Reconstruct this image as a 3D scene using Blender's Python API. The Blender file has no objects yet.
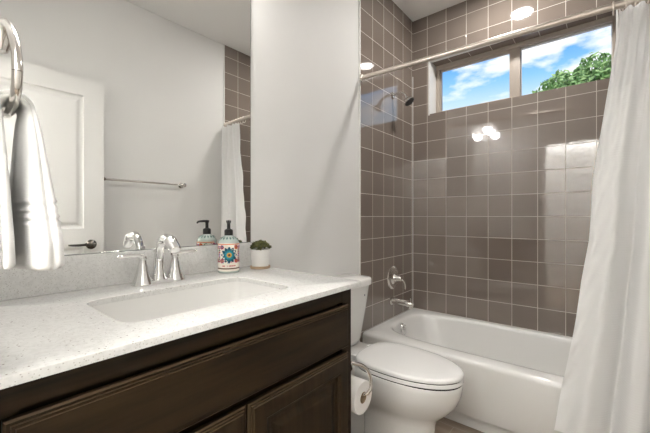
import bpy, bmesh, math, random
from mathutils import Vector, Matrix, noise
random.seed(7)
S = bpy.context.scene
COL = S.collection
PI = math.pi

# ------------------------------------------------------------------ camera
cam_d = bpy.data.cameras.new('camera'); cam = bpy.data.objects.new('camera', cam_d); COL.objects.link(cam)
cam_d.sensor_fit = 'HORIZONTAL'; cam_d.sensor_width = 36.0
cam_d.lens = 36.0*334.5/650.0
cam_d.clip_start = 0.02; cam_d.clip_end = 300
CAM = Vector((1.226, 0.0, 1.134))
cam.location = CAM
cam.rotation_euler = (PI/2, 0, math.atan2(0.638, 0.770))
S.camera = cam

# ------------------------------------------------------------------ view
S.view_settings.view_transform = 'Standard'
S.view_settings.look = 'None'
S.view_settings.gamma = 1.0
S.view_settings.use_curve_mapping = False
S.view_settings.exposure = 0.34

# ------------------------------------------------------------------ world: blue sky with soft clouds
W = bpy.data.worlds.new('sky'); S.world = W; W.use_nodes = True
nt = W.node_tree; nt.nodes.clear()
def N(t, **k):
    n = nt.nodes.new(t)
    for a_, v_ in k.items(): setattr(n, a_, v_)
    return n
tc = N('ShaderNodeTexCoord'); sep = N('ShaderNodeSeparateXYZ')
nt.links.new(tc.outputs['Generated'], sep.inputs[0])
ramp = N('ShaderNodeValToRGB')
ramp.color_ramp.elements[0].position = 0.0; ramp.color_ramp.elements[0].color = (0.78, 0.86, 0.95, 1)
ramp.color_ramp.elements[1].position = 0.62; ramp.color_ramp.elements[1].color = (0.05, 0.20, 0.66, 1)
e = ramp.color_ramp.elements.new(0.27); e.color = (0.66, 0.81, 0.97, 1)
e = ramp.color_ramp.elements.new(0.34); e.color = (0.26, 0.55, 0.95, 1)
e = ramp.color_ramp.elements.new(0.40); e.color = (0.10, 0.36, 0.88, 1)
nt.links.new(sep.outputs['Z'], ramp.inputs[0])
mp = N('ShaderNodeMapping'); mp.inputs['Scale'].default_value = (6.5, 6.5, 15.0); mp.inputs['Location'].default_value = (5.1, 3.4, 0.7)
nt.links.new(tc.outputs['Generated'], mp.inputs[0])
nz = N('ShaderNodeTexNoise'); nz.inputs['Scale'].default_value = 1.0; nz.inputs['Detail'].default_value = 7; nz.inputs['Roughness'].default_value = 0.5
nt.links.new(mp.outputs[0], nz.inputs['Vector'])
cr = N('ShaderNodeValToRGB'); cr.color_ramp.elements[0].position = 0.54; cr.color_ramp.elements[1].position = 0.64
cr.color_ramp.elements[0].color = (0, 0, 0, 1); cr.color_ramp.elements[1].color = (1, 1, 1, 1)
nt.links.new(nz.outputs['Fac'], cr.inputs[0])
mx = N('ShaderNodeMixRGB'); mx.inputs[2].default_value = (0.92, 0.95, 1.0, 1)
nt.links.new(cr.outputs[0], mx.inputs[0]); nt.links.new(ramp.outputs[0], mx.inputs[1])
bg = N('ShaderNodeBackground'); bg.inputs[1].default_value = 1.0
nt.links.new(mx.outputs[0], bg.inputs[0])
wo = N('ShaderNodeOutputWorld'); nt.links.new(bg.outputs[0], wo.inputs[0])

# ------------------------------------------------------------------ sun (lights the tree outside; the house blocks it indoors)
sd = bpy.data.lights.new('sun', 'SUN'); sd.energy = 3.0; sd.angle = 0.01; sd.color = (1.0, 0.95, 0.86)
sun = bpy.data.objects.new('sun', sd); COL.objects.link(sun)
sun.location = (0, -4, 8); sun.rotation_euler = (math.radians(42), 0, math.radians(-25))

# ------------------------------------------------------------------ the alcove downlight and an added fill light beyond the doorway
def area(name, loc, size, power, rot=(0, 0, 0), color=(1, 0.965, 0.92), sy=None, shape='RECTANGLE'):
    d = bpy.data.lights.new(name, 'AREA'); d.shape = shape; d.size = size
    if sy: d.size_y = sy
    d.energy = power; d.color = color
    o = bpy.data.objects.new(name, d); COL.objects.link(o); o.location = loc; o.rotation_euler = rot
    return o
area('bedroom_light', (0.9, -0.85, 2.15), 1.0, 92.0, rot=(PI, 0, 0), sy=1.0, color=(0.985, 0.985, 0.975))  # unseen light pointing up, added to bounce fill through the doorway
area('alcove_downlight_light', (0.735, 2.20, 2.745), 0.145, 10.5, shape='DISK', color=(1, 0.975, 0.94))

# ------------------------------------------------------------------ materials
def mat(name, color=(0.8, 0.8, 0.8), rough=0.5, metal=0.0, spec=0.5, coat=0.0, emit=None, estr=0.0, trans=0.0, ior=1.45):
    m = bpy.data.materials.new(name); m.use_nodes = True
    b = m.node_tree.nodes['Principled BSDF']
    b.inputs['Base Color'].default_value = (*color, 1); b.inputs['Roughness'].default_value = rough
    b.inputs['Metallic'].default_value = metal; b.inputs['Specular IOR Level'].default_value = spec
    b.inputs['Coat Weight'].default_value = coat; b.inputs['Coat Roughness'].default_value = 0.05
    b.inputs['Transmission Weight'].default_value = trans; b.inputs['IOR'].default_value = ior
    if emit: b.inputs['Emission Color'].default_value = (*emit, 1); b.inputs['Emission Strength'].default_value = estr
    return m
def nodes(m): return m.node_tree, m.node_tree.nodes, m.node_tree.links, m.node_tree.nodes['Principled BSDF']
def add_noise(m, c1, c2, scale=(5, 5, 5), detail=6, lo=0.35, hi=0.65, bump=0.0, bscale=None):
    t, ns, ln, b = nodes(m)
    g = ns.new('ShaderNodeNewGeometry'); mpn = ns.new('ShaderNodeMapping'); mpn.inputs['Scale'].default_value = scale
    ln.new(g.outputs['Position'], mpn.inputs[0])
    n = ns.new('ShaderNodeTexNoise'); n.inputs['Scale'].default_value = 1; n.inputs['Detail'].default_value = detail
    ln.new(mpn.outputs[0], n.inputs['Vector'])
    r = ns.new('ShaderNodeValToRGB'); r.color_ramp.elements[0].position = lo; r.color_ramp.elements[1].position = hi
    r.color_ramp.elements[0].color = (*c1, 1); r.color_ramp.elements[1].color = (*c2, 1)
    ln.new(n.outputs['Fac'], r.inputs[0]); ln.new(r.outputs[0], b.inputs['Base Color'])
    if bump:
        bp = ns.new('ShaderNodeBump'); bp.inputs['Strength'].default_value = bump; bp.inputs['Distance'].default_value = 0.002
        src = n
        if bscale:
            src = ns.new('ShaderNodeTexNoise'); src.inputs['Scale'].default_value = bscale; src.inputs['Detail'].default_value = 3
            ln.new(g.outputs['Position'], src.inputs['Vector'])
        ln.new(src.outputs['Fac'], bp.inputs['Height']); ln.new(bp.outputs[0], b.inputs['Normal'])
    return m

M = {}
M['paint'] = add_noise(mat('wall_paint', rough=0.6, spec=0.3), (0.76, 0.75, 0.73), (0.775, 0.765, 0.745), (2, 2, 2), 2, bump=0.12, bscale=260)
M['ceil'] = add_noise(mat('ceiling_paint', rough=0.8, spec=0.2), (0.88, 0.87, 0.85), (0.89, 0.88, 0.86), (2, 2, 2), 2)
M['doorpaint'] = mat('door_enamel', (0.76, 0.75, 0.73), 0.35)
M['trimwhite'] = mat('white_trim', (0.78, 0.77, 0.74), 0.35)
M['porcelain'] = mat('vitreous_china', (0.80, 0.79, 0.765), 0.10, coat=0.4)
M['seatplastic'] = mat('seat_plastic', (0.82, 0.81, 0.79), 0.16, coat=0.2)
M['tub'] = mat('tub_enamel', (0.80, 0.79, 0.765), 0.12, coat=0.4)
M['chrome'] = mat('polished_chrome', (0.78, 0.775, 0.765), 0.06, 1.0)
M['nickel'] = mat('brushed_nickel', (0.72, 0.69, 0.65), 0.16, 1.0)
M['darknickel'] = mat('door_handle_metal', (0.16, 0.145, 0.13), 0.2, 1.0)
M['rodmetal'] = mat('curtain_rod_metal', (0.66, 0.59, 0.53), 0.33, 0.8)
M['mirror'] = mat('mirror_silver', (0.90, 0.905, 0.89), 0.0, 1.0)
M['mirroredge'] = mat('mirror_edge', (0.25, 0.28, 0.27), 0.2, 0.5)
M['blackplastic'] = mat('black_pump_plastic', (0.012, 0.011, 0.010), 0.3)
M['tan'] = mat('window_vinyl', (0.40, 0.345, 0.295), 0.45)
M['gasket'] = mat('window_gasket', (0.62, 0.60, 0.56), 0.5)
M['dark'] = mat('dark_void', (0.012, 0.010, 0.008), 0.8)
M['paper'] = mat('tissue_paper', (0.84, 0.82, 0.79), 0.95, spec=0.1)
M['card'] = mat('cardboard', (0.34, 0.24, 0.15), 0.9)
M['grass'] = add_noise(mat('pale_paving', rough=0.9), (0.50, 0.48, 0.44), (0.62, 0.60, 0.56), (3, 3, 3), 6)
M['stucco'] = mat('outside_stucco', (0.55, 0.5, 0.43), 0.9)
M['lampglass'] = mat('frosted_lamp_glass', (0.95, 0.93, 0.9), 0.4, emit=(1.0, 0.96, 0.90), estr=1.6)
M['downlens'] = mat('downlight_lens', (0.95, 0.93, 0.9), 0.4, emit=(1.0, 0.94, 0.86), estr=9.0)
M['bark'] = add_noise(mat('bark', rough=0.9), (0.06, 0.045, 0.03), (0.14, 0.10, 0.07), (9, 9, 3), 5)
M['leaf'] = add_noise(mat('leaf', rough=0.6), (0.14, 0.27, 0.07), (0.36, 0.52, 0.20), (6, 6, 6), 3, 0.4, 0.6)
M['succulent'] = add_noise(mat('succulent_leaf', rough=0.6), (0.035, 0.038, 0.008), (0.12, 0.12, 0.028), (90, 90, 90), 2)
M['soil'] = mat('potting_soil', (0.04, 0.025, 0.015), 0.95)
M['pot'] = mat('white_glazed_pot', (0.78, 0.77, 0.74), 0.3)
M['cork'] = mat('tan_saucer', (0.42, 0.30, 0.19), 0.6)

def glass_mat(name):
    m = bpy.data.materials.new(name); m.use_nodes = True
    t = m.node_tree; t.nodes.clear()
    tr = t.nodes.new('ShaderNodeBsdfTransparent'); gl = t.nodes.new('ShaderNodeBsdfGlossy'); gl.inputs['Roughness'].default_value = 0.0
    fr = t.nodes.new('ShaderNodeFresnel'); fr.inputs[0].default_value = 1.25
    mxs = t.nodes.new('ShaderNodeMixShader'); o = t.nodes.new('ShaderNodeOutputMaterial')
    t.links.new(fr.outputs[0], mxs.inputs[0]); t.links.new(tr.outputs[0], mxs.inputs[1]); t.links.new(gl.outputs[0], mxs.inputs[2])
    t.links.new(mxs.outputs[0], o.inputs[0]); return m
M['glass'] = glass_mat('window_glass')

P = 0.1524
def tile_mat(name, axis, u0, v0, c1=(0.188, 0.152, 0.127), c2=(0.220, 0.181, 0.153), grout=(0.60, 0.54, 0.48)):
    m = mat(name, rough=0.05, spec=0.8, ior=1.7); t, ns, ln, b = nodes(m)
    g = ns.new('ShaderNodeNewGeometry'); s = ns.new('ShaderNodeSeparateXYZ'); ln.new(g.outputs['Position'], s.inputs[0])
    a1 = ns.new('ShaderNodeMath'); a1.inputs[1].default_value = -u0 + 40*P; ln.new(s.outputs[axis[0]], a1.inputs[0])
    a2 = ns.new('ShaderNodeMath'); a2.inputs[1].default_value = -v0 + 40*P; ln.new(s.outputs[axis[1]], a2.inputs[0])
    c = ns.new('ShaderNodeCombineXYZ'); ln.new(a1.outputs[0], c.inputs[0]); ln.new(a2.outputs[0], c.inputs[1])
    br = ns.new('ShaderNodeTexBrick'); br.offset = 0.0; br.squash = 1.0
    br.inputs['Scale'].default_value = 1.0; br.inputs['Brick Width'].default_value = P; br.inputs['Row Height'].default_value = P
    br.inputs['Mortar Size'].default_value = 0.0019; br.inputs['Mortar Smooth'].default_value = 0.25
    br.inputs['Color1'].default_value = (*c1, 1); br.inputs['Color2'].default_value = (*c2, 1); br.inputs['Mortar'].default_value = (*grout, 1)
    br.inputs['Bias'].default_value = 0.0
    ln.new(c.outputs[0], br.inputs['Vector']); ln.new(br.outputs['Color'], b.inputs['Base Color'])
    rr = ns.new('ShaderNodeMapRange'); rr.inputs['To Min'].default_value = 0.045; rr.inputs['To Max'].default_value = 0.7
    ln.new(br.outputs['Fac'], rr.inputs['Value']); ln.new(rr.outputs[0], b.inputs['Roughness'])
    inv = ns.new('ShaderNodeMath'); inv.operation = 'SUBTRACT'; inv.inputs[0].default_value = 1.0; ln.new(br.outputs['Fac'], inv.inputs[1])
    bp = ns.new('ShaderNodeBump'); bp.inputs['Strength'].default_value = 0.5; bp.inputs['Distance'].default_value = 0.001
    ln.new(inv.outputs[0], bp.inputs['Height'])
    n2 = ns.new('ShaderNodeTexNoise'); n2.inputs['Scale'].default_value = 9; n2.inputs['Detail'].default_value = 2; ln.new(g.outputs['Position'], n2.inputs['Vector'])
    bp2 = ns.new('ShaderNodeBump'); bp2.inputs['Strength'].default_value = 0.035; bp2.inputs['Distance'].default_value = 0.01
    ln.new(n2.outputs['Fac'], bp2.inputs['Height']); ln.new(bp.outputs[0], bp2.inputs['Normal']); ln.new(bp2.outputs[0], b.inputs['Normal'])
    return m
ZG = 1.134
M['tile_back'] = tile_mat('tile_xz', ('X', 'Z'), 0.1326, ZG)
M['tile_side'] = tile_mat('tile_yz', ('Y', 'Z'), 1.836-0.002, ZG)
M['tile_reveal'] = tile_mat('tile_xy', ('X', 'Y'), 0.1326, 2.621)

def floor_mat():
    m = mat('floor_tile', rough=0.32); t, ns, ln, b = nodes(m)
    g = ns.new('ShaderNodeNewGeometry'); mpn = ns.new('ShaderNodeMapping'); mpn.inputs['Scale'].default_value = (4, 11, 4)
    ln.new(g.outputs['Position'], mpn.inputs[0])
    n = ns.new('ShaderNodeTexNoise'); n.inputs['Scale'].default_value = 1.3; n.inputs['Detail'].default_value = 8; ln.new(mpn.outputs[0], n.inputs['Vector'])
    r = ns.new('ShaderNodeValToRGB'); r.color_ramp.elements[0].position = 0.3; r.color_ramp.elements[1].position = 0.7
    r.color_ramp.elements[0].color = (0.23, 0.175, 0.130, 1); r.color_ramp.elements[1].color = (0.38, 0.305, 0.24, 1)
    ln.new(n.outputs['Fac'], r.inputs[0])
    br = ns.new('ShaderNodeTexBrick'); br.offset = 0.5
    br.inputs['Brick Width'].default_value = 0.61; br.inputs['Row Height'].default_value = 0.305; br.inputs['Mortar Size'].default_value = 0.002; br.inputs['Scale'].default_value = 1
    ln.new(g.outputs['Position'], br.inputs['Vector'])
    mxx = ns.new('ShaderNodeMixRGB'); mxx.inputs[2].default_value = (0.42, 0.36, 0.30, 1)
    ln.new(br.outputs['Fac'], mxx.inputs[0]); ln.new(r.outputs[0], mxx.inputs[1]); ln.new(mxx.outputs[0], b.inputs['Base Color'])
    return m
M['floor'] = floor_mat()

def quartz_mat():
    m = mat('speckled_quartz', rough=0.16); t, ns, ln, b = nodes(m)
    g = ns.new('ShaderNodeNewGeometry')
    def specks(scale, thr, seed):
        mp_ = ns.new('ShaderNodeMapping'); mp_.inputs['Location'].default_value = (seed, seed*1.7, seed*0.3); ln.new(g.outputs['Position'], mp_.inputs[0])
        v = ns.new('ShaderNodeTexVoronoi'); v.inputs['Scale'].default_value = scale; ln.new(mp_.outputs[0], v.inputs['Vector'])
        l = ns.new('ShaderNodeMath'); l.operation = 'LESS_THAN'; l.inputs[1].default_value = thr; ln.new(v.outputs['Distance'], l.inputs[0])
        w = ns.new('ShaderNodeSeparateColor'); ln.new(v.outputs['Color'], w.inputs[0])
        l2 = ns.new('ShaderNodeMath'); l2.operation = 'GREATER_THAN'; l2.inputs[1].default_value = 0.66; ln.new(w.outputs[0], l2.inputs[0])
        mu = ns.new('ShaderNodeMath'); mu.operation = 'MULTIPLY'; ln.new(l.outputs[0], mu.inputs[0]); ln.new(l2.outputs[0], mu.inputs[1])
        return mu
    n = ns.new('ShaderNodeTexNoise'); n.inputs['Scale'].default_value = 120; n.inputs['Detail'].default_value = 3; ln.new(g.outputs['Position'], n.inputs['Vector'])
    r = ns.new('ShaderNodeValToRGB'); r.color_ramp.elements[0].position = 0.35; r.color_ramp.elements[1].position = 0.6
    r.color_ramp.elements[0].color = (0.66, 0.655, 0.635, 1); r.color_ramp.elements[1].color = (0.73, 0.725, 0.705, 1)
    ln.new(n.outputs['Fac'], r.inputs[0])
    a_ = specks(105, 0.165, 0.0); b2 = specks(230, 0.24, 5.0)
    m1 = ns.new('ShaderNodeMixRGB'); m1.inputs[2].default_value = (0.50, 0.48, 0.45, 1); ln.new(b2.outputs[0], m1.inputs[0]); ln.new(r.outputs[0], m1.inputs[1])
    m2 = ns.new('ShaderNodeMixRGB'); m2.inputs[2].default_value = (0.30, 0.27, 0.24, 1); ln.new(a_.outputs[0], m2.inputs[0]); ln.new(m1.outputs[0], m2.inputs[1])
    ln.new(m2.outputs[0], b.inputs['Base Color']); return m
M['quartz'] = quartz_mat()

def wood_mat(name, sc):
    m = mat(name, rough=0.45, spec=0.22)
    return add_noise(m, (0.010, 0.0056, 0.0020), (0.034, 0.0205, 0.0085), sc, 8, 0.3, 0.72)
M['wood_h'] = wood_mat('espresso_wood_horizontal', (30, 3.5, 45))
M['wood_worn'] = mat('worn_espresso_edge', (0.062, 0.039, 0.020), 0.45, spec=0.3)  # lighter brown: edge highlights painted into the moulding steps, along with wear
M['wood_v'] = wood_mat('espresso_wood_vertical', (30, 42, 3))

def cloth_mat(name, c, translu=0.0, weave=600.0, vertical=False, strength=0.35):
    m = mat(name, c, 0.9, spec=0.15); t, ns, ln, b = nodes(m)
    b.inputs['Sheen Weight'].default_value = 0.25
    g = ns.new('ShaderNodeNewGeometry'); s = ns.new('ShaderNodeSeparateXYZ'); ln.new(g.outputs['Position'], s.inputs[0])
    mu = ns.new('ShaderNodeMath'); mu.operation = 'MULTIPLY'; mu.inputs[1].default_value = weave; ln.new(s.outputs['Z'], mu.inputs[0])
    si = ns.new('ShaderNodeMath'); si.operation = 'SINE'; ln.new(mu.outputs[0], si.inputs[0])
    n = ns.new('ShaderNodeTexNoise'); n.inputs['Scale'].default_value = 220; ln.new(g.outputs['Position'], n.inputs['Vector'])
    ad = ns.new('ShaderNodeMath'); ln.new(si.outputs[0], ad.inputs[0]); ln.new(n.outputs['Fac'], ad.inputs[1])
    bp = ns.new('ShaderNodeBump'); bp.inputs['Strength'].default_value = strength; bp.inputs['Distance'].default_value = 0.001
    ln.new(ad.outputs[0], bp.inputs['Height']); ln.new(bp.outputs[0], b.inputs['Normal'])
    if translu:
        tl = ns.new('ShaderNodeBsdfTranslucent'); tl.inputs[0].default_value = (*c, 1)
        ms = ns.new('ShaderNodeMixShader'); ms.inputs[0].default_value = translu
        out = ns['Material Output']
        ln.new(b.outputs[0], ms.inputs[1]); ln.new(tl.outputs[0], ms.inputs[2]); ln.new(ms.outputs[0], out.inputs[0])
    return m
M['curtain'] = cloth_mat('white_waffle_fabric', (0.93, 0.925, 0.915), 0.12, 620, strength=0.12)
M['sheer'] = cloth_mat('white_sheer_fabric', (0.92, 0.915, 0.905), 0.35, 300, strength=0.1)
M['terry'] = cloth_mat('white_terry', (0.80, 0.795, 0.78), 0.0, 2600, strength=0.08)

# ------------------------------------------------------------------ mesh helpers
def sq(N_):
    """N_ points (multiple of 8) walking round the unit square, corners included"""
    q = N_//4; r = []
    for k in range(q): r.append((1, -1+2*k/q))
    for k in range(q): r.append((1-2*k/q, 1))
    for k in range(q): r.append((-1, 1-2*k/q))
    for k in range(q): r.append((-1+2*k/q, -1))
    return r
def sloop(cx, cy, hx, hy, z, n=4.0, N_=64):
    out = []
    for u, v in sq(N_):
        if n is None: s = 1.0
        else: s = 1.0/((abs(u)**n+abs(v)**n)**(1.0/n))
        out.append(Vector((cx+hx*u*s, cy+hy*v*s, z)))
    return out
def egg(x0, x1, cy, hw, z, N_=64, back=3.2):
    """toilet bowl outline: squarish back, long round front; same start and direction as sloop"""
    xc = x0+(x1-x0)*0.42; out = []
    for u, v in sq(N_):
        n = 2.05 if u > 0 else back
        s = 1.0/((abs(u)**n+abs(v)**n)**(1.0/n))
        hx = (x1-xc) if u > 0 else (xc-x0)
        out.append(Vector((xc+hx*u*s, cy+hw*v*s, z)))
    return out
class MB:
    def __init__(s): s.bm = bmesh.new(); s.mi = 0
    def face(s, vs):
        try:
            f = s.bm.faces.new(vs); f.material_index = s.mi; return f
        except ValueError: return None
    def loft(s, loops, cap0=True, cap1=True, closed=True):
        R = [[s.bm.verts.new(p) for p in L] for L in loops]; n = len(R[0])
        for a_, b_ in zip(R[:-1], R[1:]):
            for i in range(n if closed else n-1):
                j = (i+1) % n; s.face([a_[i], a_[j], b_[j], b_[i]])
        if cap0: s.face(R[0][::-1])
        if cap1: s.face(R[-1])
        return R
    def grid(s, G):
        R = [[s.bm.verts.new(p) for p in L] for L in G]
        for a_, b_ in zip(R[:-1], R[1:]):
            for i in range(len(a_)-1): s.face([a_[i], a_[i+1], b_[i+1], b_[i]])
    def box(s, x0, x1, y0, y1, z0, z1, bev=0.0, seg=2):
        t = bmesh.new(); bmesh.ops.create_cube(t, size=1)
        for v in t.verts: v.co = Vector(((x0+x1)/2+v.co.x*(x1-x0), (y0+y1)/2+v.co.y*(y1-y0), (z0+z1)/2+v.co.z*(z1-z0)))
        if bev: bmesh.ops.bevel(t, geom=list(t.edges), offset=bev, segments=seg, profile=0.6, affect='EDGES')
        s.merge(t)
    def merge(s, t):
        mp_ = {v: s.bm.verts.new(v.co) for v in t.verts}
        for f in t.faces: s.face([mp_[v] for v in f.verts])
        t.free()
    def tube(s, pts, rad, n=14, cap=True):
        pts = [Vector(p) for p in pts]; loops = []; up = None
        for i, p in enumerate(pts):
            d = (pts[min(i+1, len(pts)-1)]-pts[max(i-1, 0)]).normalized()
            if up is None: up = Vector((0, 0, 1)) if abs(d.z) < 0.9 else Vector((1, 0, 0))
            sx = d.cross(up).normalized(); up = sx.cross(d).normalized()
            r = rad[i] if isinstance(rad, (list, tuple)) else rad
            loops.append([p+(sx*math.cos(2*PI*k/n)+up*math.sin(2*PI*k/n))*r for k in range(n)])
        s.loft(loops, cap, cap)
    def lathe(s, prof, o=(0, 0, 0), d=(0, 0, 1), n=32, cap=True, sx=1.0):
        o = Vector(o); d = Vector(d).normalized(); q = Vector((0, 0, 1)).rotation_difference(d)
        loops = [[o+q @ Vector((r*math.cos(2*PI*k/n)*sx, r*math.sin(2*PI*k/n), h)) for k in range(n)] for r, h in prof]
        s.loft(loops, cap, cap)
    def rings(s, O, U, V, Nn, w, h, steps, cap=True, worn=()):
        """rectangular stepped moulding: steps = [(inset, depth)...] on a w x h face at origin O"""
        O, U, V, Nn = map(Vector, (O, U, V, Nn)); L = []
        for ins, dep in steps:
            L.append([O+U*a_+V*b_+Nn*dep for a_, b_ in ((ins, ins), (w-ins, ins), (w-ins, h-ins), (ins, h-ins))])
        for i in range(len(L)-1):
            s.mi = 1 if i in worn else 0; s.loft(L[i:i+2], False, cap and i == len(L)-2)
        s.mi = 0; bmesh.ops.remove_doubles(s.bm, verts=s.bm.verts, dist=1e-6)
def wl(o):
    v = Vector((0, 0, 0))
    while o: v += o.location; o = o.parent
    return v
def obj(name, mb, m, parent=None, smooth=True, ang=40, sub=0, solid=0.0, kind=None):
    bm = mb.bm; bmesh.ops.recalc_face_normals(bm, faces=bm.faces) if len(bm.faces) else None
    if parent is not None: bmesh.ops.translate(bm, verts=bm.verts, vec=-wl(parent))
    me = bpy.data.meshes.new(name); 
    for f in bm.faces: f.smooth = smooth
    for ed in bm.edges:
        if len(ed.link_faces) == 2 and ed.calc_face_angle(0) > math.radians(ang): ed.smooth = False
    bm.to_mesh(me); bm.free()
    for mm in (m if isinstance(m, (list, tuple)) else [m]): me.materials.append(mm)
    o = bpy.data.objects.new(name, me); COL.objects.link(o)
    if parent is not None: o.parent = parent
    if solid:
        md = o.modifiers.new('thickness', 'SOLIDIFY'); md.thickness = solid; md.offset = 0
    if sub:
        md = o.modifiers.new('smooth', 'SUBSURF'); md.levels = sub; md.render_levels = sub
    if kind: o['kind'] = kind
    return o
def tag(o, label, cat, group=None):
    o['label'] = label; o['category'] = cat
    if group: o['group'] = group
    return o
def thing(name, label, cat, loc, group=None):
    o = bpy.data.objects.new(name, None); COL.objects.link(o); o.location = loc; o.empty_display_size = 0.05
    return tag(o, label, cat, group)
def struct(name, mb, m, parent=None, **k): return obj(name, mb, m, parent, kind='structure', **k)
def bez(p0, p1, p2, p3, n=12):
    p0, p1, p2, p3 = map(Vector, (p0, p1, p2, p3))
    return [p0*(1-t)**3+p1*3*t*(1-t)**2+p2*3*t*t*(1-t)+p3*t**3 for t in [i/n for i in range(n+1)]]

# ================================================================== SETTING
XR, YB, YT, ZC, YE = 1.55, 2.621, 1.836, 2.762, 0.015
m_ = MB(); m_.box(-0.12, XR+0.12, -1.6, YB+0.2, -0.1, 0.0); struct('floor', m_, M['floor'])
m_ = MB(); m_.box(-0.12, XR+0.12, -1.6, YB+0.2, ZC, ZC+0.1); struct('ceiling', m_, M['ceil'])
m_ = MB(); m_.box(-0.12, 0.0, -1.6, YB, 0, ZC); wall_left = struct('wall_left', m_, M['paint'])
m_ = MB(); m_.box(0.0, 0.007, YT, YB, 0.30, ZC); struct('tile_panel', m_, M['tile_side'], wall_left)
m_ = MB(); m_.box(0.0, 0.0085, YT-0.010, YT, 0.37, ZC, 0.001); struct('tile_edge_strip', m_, M['trimwhite'], wall_left)
m_ = MB(); m_.box(XR, XR+0.12, -1.6, YB, 0, ZC); wall_right = struct('wall_right', m_, M['paint'])
m_ = MB(); m_.box(XR-0.007, XR, YT, YB, 0.30, ZC); struct('tile_panel', m_, M['tile_side'], wall_right)
m_ = MB(); m_.box(XR-0.0085, XR, YT-0.010, YT, 0.37, ZC, 0.001); struct('tile_edge_strip', m_, M['trimwhite'], wall_right)
# back wall with the window opening
WX0, WX1, WZ0, WZ1 = 0.152, 1.289, 1.961, 2.391
m_ = MB()
m_.box(-0.12, WX0, YB, YB+0.2, 0, ZC); m_.box(WX1, XR+0.12, YB, YB+0.2, 0, ZC)
m_.box(WX0, WX1, YB, YB+0.2, 0, WZ0); m_.box(WX0, WX1, YB, YB+0.2, WZ1, ZC)
wall_back = struct('wall_back', m_, M['tile_back'])
m_ = MB(); m_.box(WX0, WX1, YB+0.001, YB+0.125, WZ1-0.004, WZ1-0.0005); struct('reveal_tile', m_, M['tile_reveal'], wall_back)
m_ = MB(); m_.box(WX0, WX1, YB-0.002, YB+0.030, WZ1-0.0062, WZ1-0.004); struct('reveal_trim', m_, M['trimwhite'], wall_back)
m_ = MB(); m_.box(WX0+0.0005, WX0+0.004, YB+0.001, YB+0.125, WZ0, WZ1); struct('reveal_tile', m_, M['trimwhite'], wall_back)
m_ = MB()
t_ = 0.009
for x0, x1, z0, z1 in ((WX0-t_, WX0, WZ0-t_, WZ1+t_), (WX1, WX1+t_, WZ0-t_, WZ1+t_), (WX0, WX1, WZ1, WZ1+t_)):
    m_.box(x0, x1, YB-0.003, YB+0.003, z0, z1)
struct('reveal_edge_strip', m_, M['trimwhite'], wall_back)
# entry wall with doorway
m_ = MB(); m_.box(0.0, 0.645, YE-0.12, YE, 0, ZC); m_.box(1.465, XR, YE-0.12, YE, 0, ZC); m_.box(0.645, 1.465, YE-0.12, YE, 2.08, ZC)
struct('wall_entry', m_, M['paint'])
m_ = MB(); m_.box(-0.12, XR+0.12, -1.72, -1.6, 0, ZC); struct('wall_bedroom', m_, M['paint'])
# caulk lines in the alcove corners
m_ = MB(); m_.box(0.007, 0.0105, YB-0.0035, YB, 0.372, 2.30); struct('corner_caulk', m_, M['trimwhite'], wall_back)
# baseboards
def bb(name, x0, x1, y0, y1):
    m = MB(); m.box(x0, x1, y0, y1, 0, 0.095, 0.004); struct(name, m, M['trimwhite'])
bb('baseboard_left', 0.0, 0.014, 0.966, YT-0.012)
bb('baseboard_right', XR-0.014, XR, 0.86, YT-0.012)
# outside ground
m_ = MB(); m_.box(-40, 60, YB+0.2, 90, -0.4, -0.3); struct('ground', m_, M['grass'])

# ------------------------------------------------------------------ window
FY = YB+0.125
m_ = MB()
fx0, fx1, fz0, fz1 = WX0, WX1, WZ0, WZ1
m_.box(fx0, fx0+0.034, FY, FY+0.07, fz0, fz1, 0.002); m_.box(fx1-0.012, fx1, FY, FY+0.07, fz0, fz1, 0.002)
m_.box(fx0, fx1, FY-0.002, FY+0.07, fz1-0.036, fz1, 0.002); m_.box(fx0, fx1, FY-0.002, FY+0.07, fz0, fz0+0.036, 0.002)
m_.box(0.708, 0.772, FY+0.002, FY+0.06, fz0+0.036, fz1-0.036, 0.003)
win = struct('window_1', m_, M['tan'])
m_ = MB()
xa, xb = fx0+0.030, 0.715; za, zb = fz0+0.034, fz1-0.034
for b_ in ((xa, xa+0.014, za, zb), (xb-0.014, xb, za, zb), (xa, xb, zb-0.020, zb), (xa, xb, za, za+0.014)):
    m_.box(b_[0], b_[1], FY+0.012, FY+0.036, b_[2], b_[3], 0.002)
struct('window_sash', m_, M['tan'], win)
m_ = MB(); xa, xb = 0.768, fx1-0.010
for b_ in ((xa, xa+0.008, za, zb), (xb-0.008, xb, za, zb), (xa, xb, zb-0.008, zb), (xa, xb, za, za+0.008)):
    m_.box(b_[0], b_[1], FY+0.030, FY+0.044, b_[2], b_[3])
struct('window_bead', m_, M['gasket'], win)
m_ = MB(); m_.box(fx0+0.04, 0.705, FY+0.022, FY+0.026, za+0.01, zb-0.015); struct('window_pane', m_, M['glass'], win)
m_ = MB(); m_.box(0.774, fx1-0.016, FY+0.036, FY+0.040, za+0.004, zb-0.004); struct('window_pane', m_, M['glass'], win)

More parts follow.
